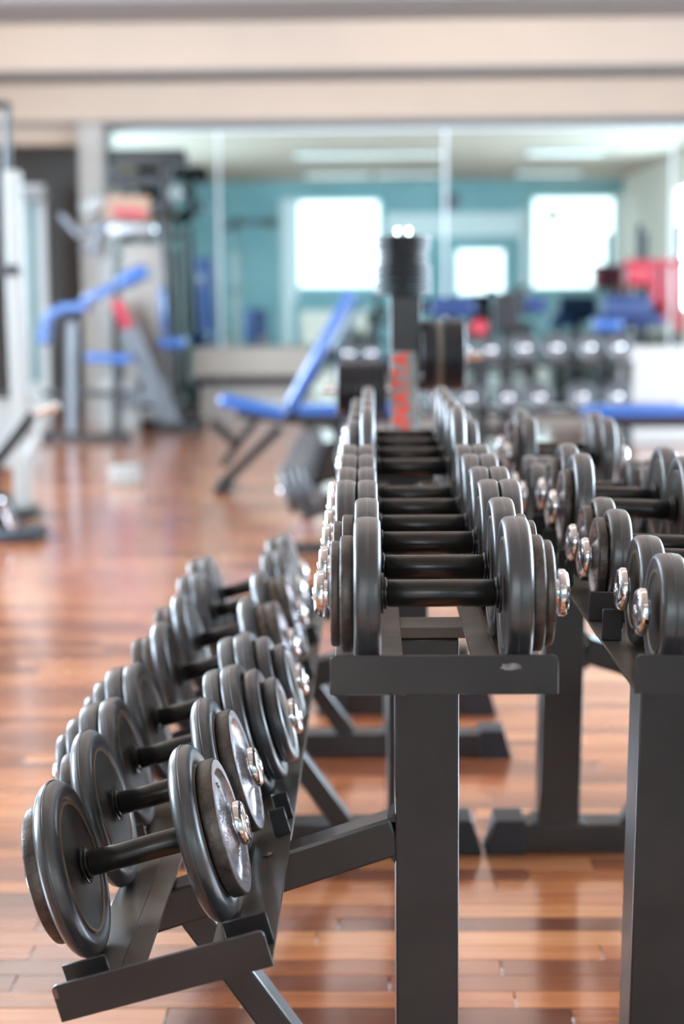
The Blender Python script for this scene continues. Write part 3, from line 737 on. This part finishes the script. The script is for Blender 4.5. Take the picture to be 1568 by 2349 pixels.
part('rail', MB().beam(r5(1400, 735), r5(1520, 735), .10, .2, .02), 'dark_blue_vinyl', t)
part('upright', MB().mm((r5(1430, 0).x, KY, 0), (r5(1455, 0).x, KY+.1, r5(0, 725).z), .01).mm((r5(1380, 0).x, KY, 0), (r5(1400, 0).x, KY+.1, r5(0, 762).z), .01), 'black_steel', t)
t = thing('red_machine', 'red padded machine with hanging panels and dark posts at right edge', 'exercise machine', (P(1510, 900, 14.0).x, 14.0, 0))
def r6(px, py, dy=0): return P(px, py, 14.0)+Vector((0, dy, 0))
part('shoulder_pad', MB().beam(r6(1434, 630), r6(1492, 630), .20, .25, .05, seg=3), 'red_vinyl', t)
for px, y0, y1, wv in ((1500, 600, 700, .08), (1526, 606, 740, .06), (1556, 600, 760, .08), (1600, 600, 760, .1)):
    part('hanging_panel', MB().beam(r6(px, y0), r6(px, y1), wv, .08, .02), 'red_vinyl', t)
for px in (1478, 1574):
    part('upright', MB().mm((r6(px-7, 0).x, 14.06, 0), (r6(px+7, 0).x, 14.14, r6(0, 525).z), .01), 'black_steel', t)
part('cross_bar', MB().beam(r6(1430, 602, .05), r6(1640, 602, .05), .05, .05), 'red_vinyl', t)
solo('red_ball', MB().lathe([(-.07*math.cos(a*math.pi/12), .07*math.sin(a*math.pi/12)) for a in range(13)], 24, Matrix.Translation(P(1098, 752, 12.9))), 'red_vinyl', 'small red ball held up behind the wall dumbbell rack', 'ball')
solo('ball_stand', MB().tube([P(1098, 768, 12.9), Vector((P(1098, 768, 12.9).x, 12.9, .02))], .02), 'black_steel', 'thin black stand under the small red ball', 'stand')

# ------------------------------------------------------------------ things at the rear end, seen in the mirror
def rx(px, D): return (px-851)/F*D
t = thing('wall_fan', 'round grey fan high on the teal rear wall, seen in the mirror', 'fan', (rx(1031, 33), YB+.05, 3.05))
part('cage', MB().lathe([(0, 0), (0, .17), (.05, .19), (.09, .17), (.10, .12), (.10, 0)], 32, Matrix.Translation((rx(1031, 33), YB+.02, 3.04)) @ Matrix.Rotation(R_(90), 4, 'Z')), 'grey_steel', t)
part('hub', MB().lathe([(0, 0), (0, .05), (.03, .05), (.03, 0)], 24, Matrix.Translation((rx(1031, 33), YB+.12, 3.04)) @ Matrix.Rotation(R_(90), 4, 'Z')), 'black_steel', t)
def zr_(py, D):
    e = math.atan((1174.5-py)/F) - math.atan(481/F); return H + D*math.tan(e)
D = 26
solo('crash_mat', MB().mm((rx(466, D), 30-D, 0), (rx(500, D), 30-D+.9, zr_(590, D)), .02), 'dark_blue_vinyl', 'tall blue crash mat standing on edge, seen in the mirror', 'mat')
solo('blue_barrel', MB().lathe([(0, 0), (0, .16), (.05, .2), (.55, .2), (.6, .16), (.6, 0)], 28, Matrix.Translation((rx(588, 27), 3.0, zr_(790, 27))) @ Matrix.Rotation(R_(-90), 4, 'Y')), 'dark_blue_vinyl', 'round blue roller on a cabinet, seen in the mirror', 'roller')
solo('side_cabinet', MB().mm((rx(540, 27), 2.7, 0), (rx(640, 27), 3.3, zr_(790, 27)), .02), 'wall_dark', 'dark cabinet under the blue roller, seen in the mirror', 'cabinet')
struct('door_2', MB().mm((rx(648, 33), YB, 0), (rx(672, 33), YB+.06, zr_(455, 33)), .01), 'trim_white')
for k, (a, b, zlo, zhi) in enumerate([(884, 1195, 545, 490), (1190, 1206, 680, 480), (660, 684, 690, 455), (1402, 1418, 690, 450)]):
    struct('trim_%d' % (8+k), MB().mm((rx(a, 33), YB, zr_(zlo, 33)), (rx(b, 33), YB+.05, zr_(zhi, 33)), .008), 'trim_white')
solo('notice_board', MB().mm((rx(690, 30), -.1, zr_(800, 30)), (rx(850, 30), -.02, zr_(712, 30)), .01), 'wall_cream', 'cream notice board low in the mirror below the left window', 'board')
solo('coat_rack', MB().mm((rx(535, 33), YB+.02, zr_(512, 33)), (rx(640, 33), YB+.06, zr_(504, 33))).lathe([(0, 0), (0, .1), (.08, .1), (.08, 0)], 16, Matrix.Translation((rx(550, 33), YB+.1, zr_(510, 33))) @ Matrix.Rotation(R_(90), 4, 'Z')).lathe([(0, 0), (0, .1), (.08, .1), (.08, 0)], 16, Matrix.Translation((rx(625, 33), YB+.1, zr_(510, 33))) @ Matrix.Rotation(R_(90), 4, 'Z')), 'wall_dark', 'dark rail with two round knobs on the teal wall, seen in the mirror', 'rail')
solo('window_sticker', MB().mm((rx(1247, 33), YB+.03, zr_(514, 33)), (rx(1274, 33), YB+.04, zr_(482, 33))), 'olive', 'small olive square stuck on the bright right window', 'sticker')
